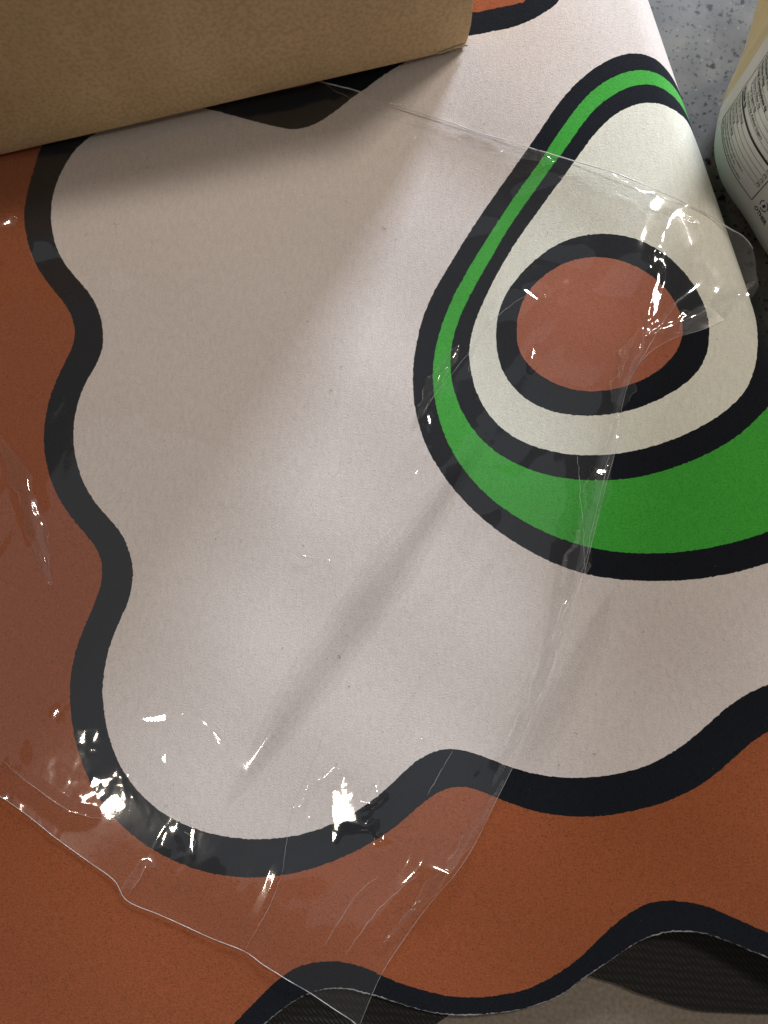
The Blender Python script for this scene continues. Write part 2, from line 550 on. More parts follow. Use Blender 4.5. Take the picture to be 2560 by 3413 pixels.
# left and top of the mat, outside the picture
E_left = [(1900, -480), (1650, -430), (1400, -500), (1100, -430), (800, -500), (500, -430), (200, -420), (-50, -300), (-250, -80), (-400, 180), (-380, 480),
          (-450, 780), (-400, 1080), (-450, 1380), (-390, 1700), (-430, 1960), (-370, 2220), (-400, 2460), (-330, 2700)]
# lower layer, backing side up
L_px = [(2820, 3340), (2690, 3376), (2560, 3380), (2410, 3375), (2352, 3372), (2294, 3363), (2237, 3347), (2179, 3327), (2121, 3308), (2063, 3283), (2005, 3265),
        (1959, 3251), (1900, 3230), (1830, 3222), (1750, 3235), (1660, 3275), (1570, 3330), (1499, 3382), (1455, 3413), (1390, 3470), (1280, 3530),
        (1150, 3550), (1000, 3520), (850, 3440), (740, 3330), (680, 3150), (640, 2800), (560, 2500), (600, 2100), (540, 1700), (600, 1300),
        (560, 900), (640, 500), (800, 200), (1000, 0), (1300, -180), (1600, -240), (1800, -330)]

STEP = 0.0013
e_sw = px_sw(E_px)
el_sw = px_sw(E_left)
lo_sw = px_sw_low(L_px)
w_lo = float(e_sw[-1, 1])
w_hi = float(el_sw[0, 1])
mid_bot = np.array([(0.045, w_lo - 0.006), (0.02, w_lo - 0.012), (-0.01, w_lo - 0.014), (-0.04, lo_sw[0, 1] - 0.005)])
mid_top = np.array([(-0.03, w_hi - 0.015), (0.0, w_hi - 0.02), (0.04, w_hi - 0.01)])
M_poly = catmull(np.vstack([el_sw, e_sw, mid_bot, lo_sw, mid_top]), True, STEP)


def inset(P, d):
    t = np.roll(P, -1, 0) - np.roll(P, 1, 0)
    t /= np.linalg.norm(t, axis=1)[:, None] + 1e-12
    n = np.column_stack([-t[:, 1], t[:, 0]])
    area = 0.5 * np.sum(P[:, 0] * np.roll(P[:, 1], -1) - np.roll(P[:, 0], -1) * P[:, 1])
    return P + n * d * (1 if area > 0 else -1)


rest = np.vstack([mid_bot, lo_sw, mid_top, el_sw])
full = np.vstack([el_sw, e_sw, mid_bot, lo_sw, mid_top])
ins = inset(full, 0.018)
i0 = len(el_sw)
i1 = i0 + len(e_sw)
B_poly = catmull(np.vstack([ins[:i0], px_sw(B_px), ins[i1:]]), True, STEP)


def ring(bottom, top, bulge):
    b = px_sw(smooth_pts(bottom))
    t = px_sw(top)
    wb, wt = b[-1, 1], t[0, 1]
    hid = np.array([(0.03, wb - 0.004), (-0.02, wb + 0.01), (-0.07, wb + 0.05), (bulge, wb * 0.6 + wt * 0.4), (bulge, wb * 0.3 + wt * 0.7),
                    (-0.06, wt - 0.03), (-0.01, wt)])
    return catmull(np.vstack([b, hid, t]), True, STEP)


W_poly = ring(W_px, W_top, -0.10)
T_poly = ring(T_px, T_top, -0.122)
A = []
for px, k0, k1 in ((A1_px, 0.95, 0.75), (A2_px, 0.9, 0.72), (A3_px, 0.8, 0.66), (A4_px, 0.35, 0.45)):
    sw = px_sw(smooth_pts(px))
    A.append(catmull(hermite_close(sw, k0, k1), True, STEP))


def smooth_closed(P):
    P = np.array(P, float)
    return 0.25 * np.roll(P, 1, 0) + 0.5 * P + 0.25 * np.roll(P, -1, 0)


P1 = catmull(px_sw(smooth_closed(P1_px)), True, STEP)
P2 = catmull(px_sw(smooth_closed(P2_px)), True, STEP)
for P_ in (B_poly, T_poly, W_poly, *A, P1, P2):
    P_ += rng.normal(0, 0.00013, P_.shape)
POLYS = [M_poly, B_poly, T_poly, W_poly, A[0], A[1], A[2], A[3], P1, P2]


def inside(poly, pts):
    x, y = pts[:, 0], pts[:, 1]
    res = np.zeros(len(pts), bool)
    a = poly
    b = np.roll(poly, -1, 0)
    for (x0, y0), (x1, y1) in zip(a, b):
        if y0 == y1:
            continue
        c = ((y0 > y) != (y1 > y))
        if not c.any():
            continue
        xi = x0 + (y[c] - y0) * (x1 - x0) / (y1 - y0)
        idx = np.where(c)[0]
        res[idx[x[c] < xi]] ^= True
    return res


smin, smax = M_poly[:, 0].min(), M_poly[:, 0].max()
wmin, wmax = M_poly[:, 1].min(), M_poly[:, 1].max()
sv = np.concatenate([np.arange(smin, -0.05, 0.012), np.arange(-0.05, 0.06, 0.0024), np.arange(0.06, smax, 0.0055)])
wv_ = np.arange(wmin, wmax, 0.0065)
gs, gw = np.meshgrid(sv, wv_)
gs = gs + (rng.random(gs.shape) - 0.5) * 0.0006
gw = gw + (rng.random(gw.shape) - 0.5) * 0.0006
grid = np.column_stack([gs.ravel(), gw.ravel()])
grid = grid[inside(M_poly, grid)]
# keep grid points clear of the outlines
allp = np.vstack(POLYS)
cell = 0.0010
occ = set(map(tuple, np.floor(allp / cell).astype(int)))
keep = [g for g, (i, j) in zip(grid, np.floor(grid / cell).astype(int)) if not any((i + a, j + b) in occ for a in (-1, 0, 1) for b in (-1, 0, 1))]
pts, edges = [], []
for P in POLYS:
    n0 = len(pts)
    pts += [Vector((float(a), float(b))) for a, b in P]
    n = len(P)
    edges += [(n0 + i, n0 + (i + 1) % n) for i in range(n)]
pts += [Vector((float(a), float(b))) for a, b in keep]
rv, re_, rf, *_ = delaunay_2d_cdt(pts, edges, [], 0, 1e-7)
SW = np.array([(v.x, v.y) for v in rv])
TRI = np.array([f for f in rf if len(f) == 3])
cen = SW[TRI].mean(1)
lev = np.zeros(len(TRI), int)
alive = inside(M_poly, cen)
TRI, cen = TRI[alive], cen[alive]
lev = np.zeros(len(TRI), int)
cur = np.ones(len(TRI), bool)
for k, P in enumerate(POLYS[1:], 1):
    cur &= inside(P, cen)
    lev[cur] = k
POS = s_to_pos(SW[:, 0], SW[:, 1])
NRM = sheet_normals(SW[:, 0], SW[:, 1])
top_i = np.argmax(SW[:, 0])
if NRM[top_i, 2] < 0:
    NRM = -NRM
a, b, c = POS[TRI[:, 0]], POS[TRI[:, 1]], POS[TRI[:, 2]]
fn = np.cross(b - a, c - a)
flip = np.einsum('ij,ij->i', fn, NRM[TRI[:, 0]]) < 0
TRI[flip] = TRI[flip][:, ::-1]

mat_root = empty('printed_mat', tuple(at(1400, 1800, 0.0)),
                 'folded suede mat printed with a halved avocado on a pale wavy-edged patch, terracotta around it', 'mat')


def sub_mesh(name, tri, pos, nrm, mat, parent, uv=False):
    used = np.unique(tri)
    remap = -np.ones(len(pos), int)
    remap[used] = np.arange(len(used))
    off = np.array(parent.location)
    o = mesh_obj(name, pos[used] - off, remap[tri], mat, parent)
    me = o.data
    if uv:
        lay = me.uv_layers.new(name='sheet')
        vi = np.empty(len(me.loops), int)
        me.loops.foreach_get('vertex_index', vi)
        lay.data.foreach_set('uv', SW[used][vi].astype(np.float32).ravel())
    me.normals_split_custom_set_from_vertices([tuple(n) for n in nrm[used]])
    return o


NAMES = ['border', 'terracotta_ground', 'wavy_outline', 'pale_patch', 'avocado_outline', 'avocado_skin', 'flesh_outline', 'avocado_flesh', 'pit_outline', 'avocado_pit']
MATS = [M_BLACK, M_TERRA, M_BLACK, M_FIELD, M_BLACK, M_GREEN, M_BLACK, M_FLESH, M_BLACK, M_PIT]
for k in range(10):
    t = TRI[lev == k]
    if len(t):
        sub_mesh(NAMES[k], t, POS, NRM, MATS[k], mat_root)
INN = POS - NRM * TH
sub_mesh('backing', TRI[:, ::-1], INN, -NRM, M_TWILL, mat_root, uv=True)
# cut edge round the sheet
ed = {}
for t in TRI:
    for i in range(3):
        e = (int(t[i]), int(t[(i + 1) % 3]))
        if (e[1], e[0]) in ed:
            del ed[(e[1], e[0])]
        else:
            ed[e] = 1
V, F = [], []
off = np.array(mat_root.location)
for (i, j) in ed:
    n = len(V)
    V += [POS[i] - off, POS[j] - off, INN[j] - off, INN[i] - off]
    F.append((n + 3, n + 2, n + 1, n))
mesh_obj('cut_edge', V, F, M_RIM, mat_root, smooth=False)
# frayed pale fibres along the visible lower edge
Ec = catmull(e_sw[8:], False, 0.0012)
Ep = s_to_pos(Ec[:, 0], Ec[:, 1]) - sheet_normals(Ec[:, 0], Ec[:, 1]) * np.sign(sheet_normals(Ec[:, 0], Ec[:, 1])[:, 2:3]) * 0.0003
Ep[:, 2] += 0.0002 + rng.normal(0, 0.00008, len(Ep))
Ep[:, :2] += rng.normal(0, 0.00012, (len(Ep), 2))
rr = 0.00028 + 0.00018 * np.clip(np.sin(np.arange(len(Ep)) * 0.11) + rng.normal(0, 0.5, len(Ep)), -1, 1)
V, F = tube(Ep - off, np.maximum(rr, 0.00008), 5)
mesh_obj('frayed_edge', V, F, M_FIBRE, mat_root)


# ------------------------------------------------------------------ the clear sleeve
def film_base(q, w):
    d = np.maximum(-q, 0)
    flat = ZFAR + (2 * R + ZB - ZFAR) * np.exp(-(d / LDEC) ** 2) + bumpz(q, w)
    over = 2 * R + ZB - np.maximum(q, 0) ** 2 / (2 * R * 1.55)
    return np.where(q < 0, flat, over)


def px_film(u, v):
    d = ray(u, v)
    a, b = (0.08 - H) / d[2], (0.0 - H) / d[2]
    for _ in range(40):
        m = (a + b) / 2
        p = CAMP + m * d
        q, w = to_qw(p)
        if p[2] - (float(film_base(q, w)) + 0.002) < 0:
            b = m
        else:
            a = m
    p = CAMP + a * d
    q, w = to_qw(p)
    return np.array([float(q), float(w)])


F_top = [(-350, 150), (100, 120), (500, 150), (850, 215), (1080, 276), (1180, 301), (1280, 337), (1457, 394), (1612, 444), (1751, 488), (1920, 539), (2052, 586),
         (2190, 640), (2329, 694), (2422, 752), (2484, 795), (2509, 829)]
F_right = [(2509, 829), (2518, 872), (2514, 926), (2503, 985), (2455, 1040), (2360, 1090), (2240, 1130), (2150, 1190), (2095, 1270), (2062, 1400), (2040, 1510), (2010, 1620),
           (1980, 1740), (1945, 1880), (1915, 2000), (1880, 2120), (1835, 2250), (1775, 2390), (1710, 2530), (1640, 2670), (1560, 2830), (1460, 2970), (1360, 3110),
           (1270, 3250), (1195, 3425)]
F_bot = [(-350, 2440), (-150, 2560), (0, 2654), (77, 2708), (193, 2801), (293, 2874), (378, 2936), (424, 3005), (540, 3055), (694, 3125), (810, 3171), (872, 3213), (949, 3260),
         (1034, 3310), (1110, 3362), (1173, 3402), (1195, 3425)]
NU, NV = 430, 540


def resample(P, n):
    c = catmull(P, False, 0.0008)
    l = np.concatenate([[0], np.cumsum(np.linalg.norm(np.diff(c, axis=0), axis=1))])
    t = np.linspace(0, l[-1], n)
    return np.column_stack([np.interp(t, l, c[:, 0]), np.interp(t, l, c[:, 1])])


ct = resample(np.array([px_film(*p) for p in F_top]), NU)
cb = resample(np.array([px_film(*p) for p in F_bot]), NU)
cr = resample(np.array([px_film(*p) for p in F_right]), NV)
cl = resample(np.array([ct[0], (ct[0] * 2 + cb[0]) / 3, (ct[0] + 2 * cb[0]) / 3, cb[0]]), NV)
U = np.linspace(0, 1, NU)[None, :, None]
Vv = np.linspace(0, 1, NV)[:, None, None]
QW = (1 - Vv) * ct[None] + Vv * cb[None] + (1 - U) * cl[:, None] + U * cr[:, None] \
    - ((1 - U) * (1 - Vv) * ct[0] + U * (1 - Vv) * ct[-1] + (1 - U) * Vv * cb[0] + U * Vv * cb[-1])
FQ, FWc = QW[..., 0].ravel(), QW[..., 1].ravel()
FXY = from_qw(FQ, FWc)
fb = film_base(FQ, FWc)
# where each film point falls in the photograph (used only to look up traced creases)
rel = np.column_stack([FXY, fb + 0.002]) - CAMP
dep = rel @ FW
FU = CX + FPX * (rel @ RT) / dep
FV = CY - FPX * (rel @ UP) / dep


def facets(ang, along, across, amp, seed, margin=0.03):
    """flat-sided crumple: heights on random points joined by flat triangles"""
    g = np.random.default_rng(seed)
    ca, sa = math.cos(ang), math.sin(ang)
    X = (FXY[:, 0] * ca + FXY[:, 1] * sa) / along
    Y = (-FXY[:, 0] * sa + FXY[:, 1] * ca) / across
    x0, x1, y0, y1 = X.min() - 1.5, X.max() + 1.5, Y.min() - 1.5, Y.max() + 1.5
    nx, ny = int(x1 - x0) + 1, int(y1 - y0) + 1
    P = np.array([(x0 + i + g.random(), y0 + j + g.random()) for i in range(nx + 1) for j in range(ny + 1)])
    hh = g.normal(0, amp, len(P))
    vv, _, ff, *_ = delaunay_2d_cdt([Vector(p) for p in P.tolist()], [], [], 0, 1e-6)
    vv = np.array([(v.x, v.y) for v in vv])
    out = np.zeros(len(X))
    # coarse cell bins speed the search
    ci = np.floor(X).astype(int)
    order = np.argsort(ci, kind='stable')
    cs = ci[order]
    for f in ff:
        a_, b_, c_ = vv[f[0]], vv[f[1]], vv[f[2]]
        lo, hi = min(a_[0], b_[0], c_[0]), max(a_[0], b_[0], c_[0])
        i_0 = np.searchsorted(cs, math.floor(lo), 'left')
        i_1 = np.searchsorted(cs, math.floor(hi), 'right')
        if i_1 <= i_0:
            continue
        id_ = order[i_0:i_1]
        y = Y[id_]
        m = (y >= min(a_[1], b_[1], c_[1])) & (y <= max(a_[1], b_[1], c_[1]))
        id_ = id_[m]
        if len(id_) == 0:
            continue
        det = (b_[1] - c_[1]) * (a_[0] - c_[0]) + (c_[0] - b_[0]) * (a_[1] - c_[1])
        if abs(det) < 1e-12:
            continue
        l0 = ((b_[1] - c_[1]) * (X[id_] - c_[0]) + (c_[0] - b_[0]) * (Y[id_] - c_[1])) / det
        l1 = ((c_[1] - a_[1]) * (X[id_] - c_[0]) + (a_[0] - c_[0]) * (Y[id_] - c_[1])) / det
        l2 = 1 - l0 - l1
        ok = (l0 >= -1e-9) & (l1 >= -1e-9) & (l2 >= -1e-9)
        out[id_[ok]] = (l0 * hh[f[0]] + l1 * hh[f[1]] + l2 * hh[f[2]])[ok]
    return out


DIAG = math.radians(236)
h_big = facets(DIAG, 0.17, 0.030, 0.0010, 3)
h = facets(DIAG + 0.25, 0.075, 0.014, 0.00016, 5)


def blob(u, v, ru, rv, ang=0.0, p=2):
    ca, sa = math.cos(ang), math.sin(ang)
    x = ((FU - u) * ca + (FV - v) * sa) / ru
    y = (-(FU - u) * sa + (FV - v) * ca) / rv
    return np.exp(-(np.abs(x) ** p + np.abs(y) ** p))


# how lively the crumple is: calmer in the middle, busier by the rims and over the avocado
calm = blob(820, 1250, 560, 760)
h *= 1.0 - 0.65 * calm
h_big *= 1.0 - 0.6 * calm
busy = np.clip(blob(1450, 470, 900, 110, 0.32) + 0.45 * blob(330, 2700, 420, 260, 0.7) + 0.5 * blob(1900, 1150, 420, 420) 
               + 0.6 * blob(1950, 1650, 110, 450, 0.1), 0, 1)
h += busy * facets(0.4, 0.007, 0.005, 0.00016, 8)
h += busy * facets(1.9, 0.016, 0.007, 0.00028, 9)


quiet = 1 - 0.85 * np.clip(blob(1350, 2830, 330, 300) + blob(1150, 2450, 260, 200) + 0.8 * blob(560, 2650, 330, 220), 0, 1)
h += quiet * (0.35 + 0.65 * busy) * (1 - 0.6 * calm) * facets(DIAG + 0.1, 0.08, 0.0065, 0.00015, 41)


def crease(P, amp, wid, asym=0.0):
    """a pressed fold along a line of photo points"""
    P = np.array(P, float)
    best = np.full(len(FU), 1e9)
    side = np.zeros(len(FU))
    tt = np.zeros(len(FU))
    L = np.concatenate([[0], np.cumsum(np.linalg.norm(np.diff(P, axis=0), axis=1))])
    for i in range(len(P) - 1):
        a_, b_ = P[i], P[i + 1]
        d = b_ - a_
        l = np.linalg.norm(d)
        t = np.clip(((FU - a_[0]) * d[0] + (FV - a_[1]) * d[1]) / l ** 2, 0, 1)
        dx, dy = FU - a_[0] - t * d[0], FV - a_[1] - t * d[1]
        dist = np.hypot(dx, dy)
        m = dist < best
        best[m] = dist[m]
        side[m] = np.sign(d[0] * dy - d[1] * dx)[m]
        tt[m] = ((L[i] + t * l) / L[-1])[m]
    w_ = wid * (1 + asym * side)
    prof = np.maximum(0, 1 - best / w_)
    return amp * prof * np.clip(np.sin(np.pi * np.clip(tt, 0.02, 0.98)) * 2.2, 0, 1)


MM = 0.001
h += crease([(2400, 900), (2180, 1060), (2060, 1300), (1990, 1520), (1900, 1880), (1800, 2130), (1660, 2440)], 3.2 * MM, 110, 0.3)
h += crease([(1921, 1500), (1930, 1700), (1936, 1900), (1900, 2050)], 1.0 * MM, 40)
h += crease([(2080, 1080), (2040, 1250), (2000, 1500), (1940, 1800)], 1.0 * MM, 30, 0.4)
h += crease([(1990, 720), (1900, 850), (1700, 980), (1560, 1180), (1400, 1370)], 2.0 * MM, 60, -0.3)
h += crease([(2200, 820), (2170, 1000), (2120, 1250)], 2.2 * MM, 55, 0.5)
h += crease([(2515, 935), (2370, 1060), (2200, 1110)], 1.0 * MM, 45)
h += crease([(1600, 1380), (1380, 1700), (1200, 1980), (980, 2330), (800, 2600)], 2.5 * MM, 110, 0.2)
h += crease([(1720, 1600), (1560, 1900), (1340, 2200), (1180, 2480), (1030, 2720)], 3.1 * MM, 120, -0.2)
h += crease([(1100, 2430), (1050, 2560), (1000, 2700), (930, 2900), (810, 3170)], 0.8 * MM, 26, 0.2)
h += crease([(1660, 2480), (1500, 2720), (1330, 2960), (1120, 3200)], 1.2 * MM, 130, 0.3)
h += crease([(1500, 2640), (1390, 2900), (1200, 3130)], 1.0 * MM, 60, -0.3)
h += crease([(0, 1420), (70, 1560), (130, 1750), (170, 1920)], 1.6 * MM, 60)
h += crease([(0, 2530), (115, 2620), (230, 2700), (350, 2730)], 1.2 * MM, 50, 0.4)
h += crease([(500, 2870), (460, 2930), (424, 2990)], 0.8 * MM, 30)
h += crease([(1500, 690), (1560, 740), (1530, 840)], 0.8 * MM, 50)
h += crease([(1900, 620), (2100, 600), (2230, 670), (2330, 700)], 1.0 * MM, 40, 0.4)
h += crease([(1700, 1460), (1480, 1560), (1280, 1640)], 0.6 * MM, 50)
h += crease([(200, 2350), (260, 2430), (360, 2420)], 0.8 * MM, 50)
GLINTS = [
    (1135, 2695, 84, 64, 0.35, LAMP_K), (1066, 2712, 17, 74, 0.1, LAMP_K), (1110, 2790, 24, 20, 0.3, LAMP_K),
    (520, 2396, 50, 14, -0.2, LAMP_K), (700, 2430, 44, 8, 0.9, LAMP_K), (545, 2537, 11, 38, 0.1, LAMP_K),
    (315, 2612, 12, 20, 0.2, LAMP_K), (425, 2600, 12, 34, -0.2, LAMP_K), (480, 2670, 14, 60, -0.8, LAMP_K), (517, 2737, 14, 26, 0.1, LAMP_K),
    (640, 2800, 9, 34, -0.2, LAMP_K), (180, 2385, 10, 22, 0.3, LAMP_K), (310, 2505, 12, 10, 0, LAMP_K), (20, 2660, 16, 10, 0.2, LAMP_K),
    (1090, 1890, 10, 10, 0, LAMP_C), (1040, 1858, 32, 5, 0.3, LAMP_C), (18, 752, 30, 22, -0.5, LAMP_K), (120, 2040, 14, 9, 0, LAMP_K),
    (2215, 820, 26, 56, 0.30, LAMP_C), (2185, 970, 14, 110, 0.13, LAMP_C), (1770, 985, 40, 13, 0.4, LAMP_C), (1778, 1165, 10, 36, 0.1, LAMP_C),
    (1432, 1398, 12, 28, -0.3, LAMP_C), (1990, 1575, 20, 20, 0, LAMP_C), (1385, 460, 12, 16, 0.3, LAMP_C), (1565, 455, 9, 26, 0.3, LAMP_C),
    (1260, 420, 10, 8, 0, LAMP_C), (1855, 740, 8, 34, 0.25, LAMP_C), (1250, 1300, 8, 8, 0, LAMP_C), (1405, 1540, 8, 26, 0.4, LAMP_C), (1440, 2420, 8, 40, 0.6, LAMP_C),
    (2030, 1010, 60, 190, 0.35, LAMP_G), (1870, 850, 70, 40, 0.3, LAMP_G), (1690, 1020, 40, 70, 0.4, LAMP_G), (1790, 620, 60, 40, -0.5, LAMP_G),
    (1600, 770, 40, 60, 0.5, LAMP_G), (150, 850, 34, 60, -0.3, LAMP_G), (430, 955, 80, 26, 0.7, LAMP_G), (1890, 1335, 90, 40, 0.2, LAMP_G),
    (2150, 600, 130, 28, 0.25, LAMP_G), (2420, 1050, 90, 50, -0.5, LAMP_G), (1640, 1640, 60, 60, 0.7, LAMP_G), (1000, 2850, 70, 60, 0.1, LAMP_G)]
def soften(a, k):
    a = a.reshape(NV, NU)
    for _ in range(k):
        p = np.pad(a, 1, 'edge')
        a = (p[:-2, 1:-1] + p[2:, 1:-1] + p[1:-1, :-2] + p[1:-1, 2:] + 2 * a) / 6
    return a.ravel()


def near_line(P):
    P = np.array(P, float)
    best = np.full(len(FU), 1e9)
    for a_, b_ in zip(P[:-1], P[1:]):
        d = b_ - a_
        t = np.clip(((FU - a_[0]) * d[0] + (FV - a_[1]) * d[1]) / (d @ d), 0, 1)
        best = np.minimum(best, np.hypot(FU - a_[0] - t * d[0], FV - a_[1] - t * d[1]))
    return best


h = soften(h_big, 14) + soften(h, 1)
# the sleeve's free right rim stands off the mat
h += 0.0075 * np.exp(-(near_line([(2045, 1480), (2000, 1660), (1945, 1880), (1880, 2120), (1775, 2390), (1640, 2670), (1500, 2900)]) / 85.0) ** 1.5)
h -= np.percentile(h, 22)
# flat pressed facets that face a lamp just so, as crumpled film does here and there
rag = facets(0.9, 0.005, 0.0035, 0.000018, 21) + facets(2.2, 0.009, 0.004, 0.00002, 22)
edge_a = facets(0.3, 0.006, 0.006, 0.32, 31)
edge_b = facets(1.3, 0.006, 0.006, 0.32, 32)
GLINTS.sort(key=lambda g_: g_[5] is not LAMP_G)
for (u, v, ru, rv, ang, lp) in GLINTS:
    ru, rv = ru * 1.35, rv * 1.35
    c = int(np.argmin((FU - u) ** 2 + (FV - v) ** 2))
    p = np.array([FXY[c, 0], FXY[c, 1], fb[c]])
    a_ = CAMP - p
    b_ = np.array(lp) - p
    hv = a_ / np.linalg.norm(a_) + b_ / np.linalg.norm(b_)
    gx, gy = -hv[0] / hv[2], -hv[1] / hv[2]
    ca, sa = math.cos(ang), math.sin(ang)
    X_ = ((FU - u) * ca + (FV - v) * sa) / ru + edge_a
    Y_ = (-(FU - u) * sa + (FV - v) * ca) / rv + edge_b
    mask = np.exp(-(np.abs(X_) ** 5 + np.abs(Y_) ** 5 + np.abs(X_ * 0.75 + Y_ * 0.75) ** 5))
    soft_ = lp is LAMP_G
    if soft_:
        mask = blob(u, v, ru * 1.1, rv * 1.1, ang, 2.6)
    pl = fb[c] + h[c] + gx * (FXY[:, 0] - p[0]) + gy * (FXY[:, 1] - p[1]) - fb + (0 if soft_ else rag)
    h = h * (1 - mask) + mask * pl
h = np.where(h > 0, h, 0.12 * h)
h = np.maximum(h, -0.0004)
FZ = fb + 0.0011 + h
film_root = empty('plastic_sleeve', tuple(at(900, 1900, 0.012)), 'crinkled clear plastic sleeve lying slantwise over the printed mat', 'plastic sleeve')


def film_mat(name='clear_film', clear=0.985):
    m = bpy.data.materials.new(name)
    m.use_nodes = True
    nt = m.node_tree
    nt.nodes.clear()
    out = node(nt, 'ShaderNodeOutputMaterial')
    tc = node(nt, 'ShaderNodeTexCoord')
    n1 = node(nt, 'ShaderNodeTexNoise', Scale=140.0, Detail=2.0)
    nt.links.new(tc.outputs['Object'], n1.inputs['Vector'])
    bp = node(nt, 'ShaderNodeBump', Strength=0.05, Distance=0.0006)
    nt.links.new(n1.outputs['Fac'], bp.inputs['Height'])
    fr = node(nt, 'ShaderNodeFresnel', IOR=1.5)
    mu = node(nt, 'ShaderNodeMath', operation='MULTIPLY', use_clamp=True)
    nt.links.new(fr.outputs[0], mu.inputs[0])
    mu.inputs[1].default_value = 1.55
    tr = node(nt, 'ShaderNodeBsdfTransparent')
    tr.inputs['Color'].default_value = (0.97, 0.97, 0.97, 1)
    lw = node(nt, 'ShaderNodeLayerWeight', Blend=0.35)
    tcol = ramp(nt, lw.outputs['Facing'], [(0.25, (clear, clear, clear)), (0.75, (0.80 * clear,) * 3), (1.0, (0.62 * clear,) * 3)])
    nt.links.new(tcol, tr.inputs['Color'])
    df = node(nt, 'ShaderNodeBsdfDiffuse')
    df.inputs['Color'].default_value = (0.8, 0.8, 0.82, 1)
    gl = node(nt, 'ShaderNodeBsdfGlossy', Roughness=0.05)
    nt.links.new(bp.outputs['Normal'], gl.inputs['Normal'])
    m1 = node(nt, 'ShaderNodeMixShader')
    m1.inputs[0].default_value = 0.012
    nt.links.new(tr.outputs[0], m1.inputs[1])
    nt.links.new(df.outputs[0], m1.inputs[2])
    gm = node(nt, 'ShaderNodeMix', data_type='RGBA')
    gm.inputs['A'].default_value = (0, 0, 0, 1)
    gm.inputs['B'].default_value = (1, 1, 1, 1)
    nt.links.new(mu.outputs[0], gm.inputs['Factor'])
    nt.links.new(gm.outputs['Result'], gl.inputs['Color'])
    m2 = node(nt, 'ShaderNodeAddShader')
    nt.links.new(m1.outputs[0], m2.inputs[0])
    nt.links.new(gl.outputs[0], m2.inputs[1])
    g2 = node(nt, 'ShaderNodeBsdfGlossy', Roughness=0.17)
    gm2 = node(nt, 'ShaderNodeMix', data_type='RGBA')
    gm2.inputs['A'].default_value = (0, 0, 0, 1)
    gm2.inputs['B'].default_value = (0.16, 0.16, 0.16, 1)
    nt.links.new(mu.outputs[0], gm2.inputs['Factor'])
    nt.links.new(gm2.outputs['Result'], g2.inputs['Color'])
    m3 = node(nt, 'ShaderNodeAddShader')
    nt.links.new(m2.outputs[0], m3.inputs[0])
    nt.links.new(g2.outputs[0], m3.inputs[1])
    nt.links.new(m3.outputs[0], out.inputs['Surface'])
    return m


M_FILM = film_mat()
foff = np.array(film_root.location)
FP = np.column_stack([FXY, FZ])
idx = np.arange(NU * NV).reshape(NV, NU)
quads = np.stack([idx[:-1, :-1], idx[1:, :-1], idx[1:, 1:], idx[:-1, 1:]], -1).reshape(-1, 4)
mesh_obj('film', (FP - foff).tolist(), quads.tolist(), M_FILM, film_root)


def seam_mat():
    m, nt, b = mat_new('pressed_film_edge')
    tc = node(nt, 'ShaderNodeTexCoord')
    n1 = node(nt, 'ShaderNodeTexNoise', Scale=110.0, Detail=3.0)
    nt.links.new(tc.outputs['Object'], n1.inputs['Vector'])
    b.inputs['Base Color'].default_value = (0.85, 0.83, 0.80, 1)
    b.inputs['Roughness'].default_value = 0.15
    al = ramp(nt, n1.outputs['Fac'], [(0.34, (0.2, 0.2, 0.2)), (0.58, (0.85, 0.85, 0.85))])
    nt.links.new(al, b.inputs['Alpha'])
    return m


M_SEAM = seam_mat()
GP = FP.reshape(NV, NU, 3)
for run, r_ in ((GP[0], 0.00030), (GP[-1], 0.00015), (GP[:, -1][60:], 0.00006)):
    V, F = tube(run - foff, r_ * 1.25, 6)
    mesh_obj('edge_seam', V, F, M_SEAM, film_root)


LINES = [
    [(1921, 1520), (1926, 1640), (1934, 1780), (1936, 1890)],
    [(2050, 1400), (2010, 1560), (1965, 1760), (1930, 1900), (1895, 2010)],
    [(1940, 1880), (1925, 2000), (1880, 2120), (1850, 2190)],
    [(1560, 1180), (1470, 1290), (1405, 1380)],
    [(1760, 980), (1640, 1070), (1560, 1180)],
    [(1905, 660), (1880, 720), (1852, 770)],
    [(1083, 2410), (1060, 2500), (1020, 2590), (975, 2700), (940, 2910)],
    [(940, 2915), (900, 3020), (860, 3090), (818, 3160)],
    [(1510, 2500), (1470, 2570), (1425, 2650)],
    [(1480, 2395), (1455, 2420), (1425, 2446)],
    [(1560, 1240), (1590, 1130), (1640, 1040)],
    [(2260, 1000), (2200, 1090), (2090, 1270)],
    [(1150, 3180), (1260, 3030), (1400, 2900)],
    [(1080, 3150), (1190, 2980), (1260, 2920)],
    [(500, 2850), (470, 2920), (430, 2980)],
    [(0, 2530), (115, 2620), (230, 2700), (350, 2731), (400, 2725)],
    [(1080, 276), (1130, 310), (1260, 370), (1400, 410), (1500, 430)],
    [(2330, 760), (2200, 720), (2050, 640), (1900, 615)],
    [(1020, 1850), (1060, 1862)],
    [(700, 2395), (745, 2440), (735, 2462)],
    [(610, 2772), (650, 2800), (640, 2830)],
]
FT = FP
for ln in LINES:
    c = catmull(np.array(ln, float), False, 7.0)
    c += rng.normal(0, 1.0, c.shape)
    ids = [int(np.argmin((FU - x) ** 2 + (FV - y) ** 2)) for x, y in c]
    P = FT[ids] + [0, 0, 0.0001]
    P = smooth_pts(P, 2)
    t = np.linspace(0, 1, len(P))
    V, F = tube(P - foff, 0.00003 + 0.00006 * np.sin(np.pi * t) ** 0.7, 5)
    mesh_obj('fold_line', V, F, M_SEAM, film_root)

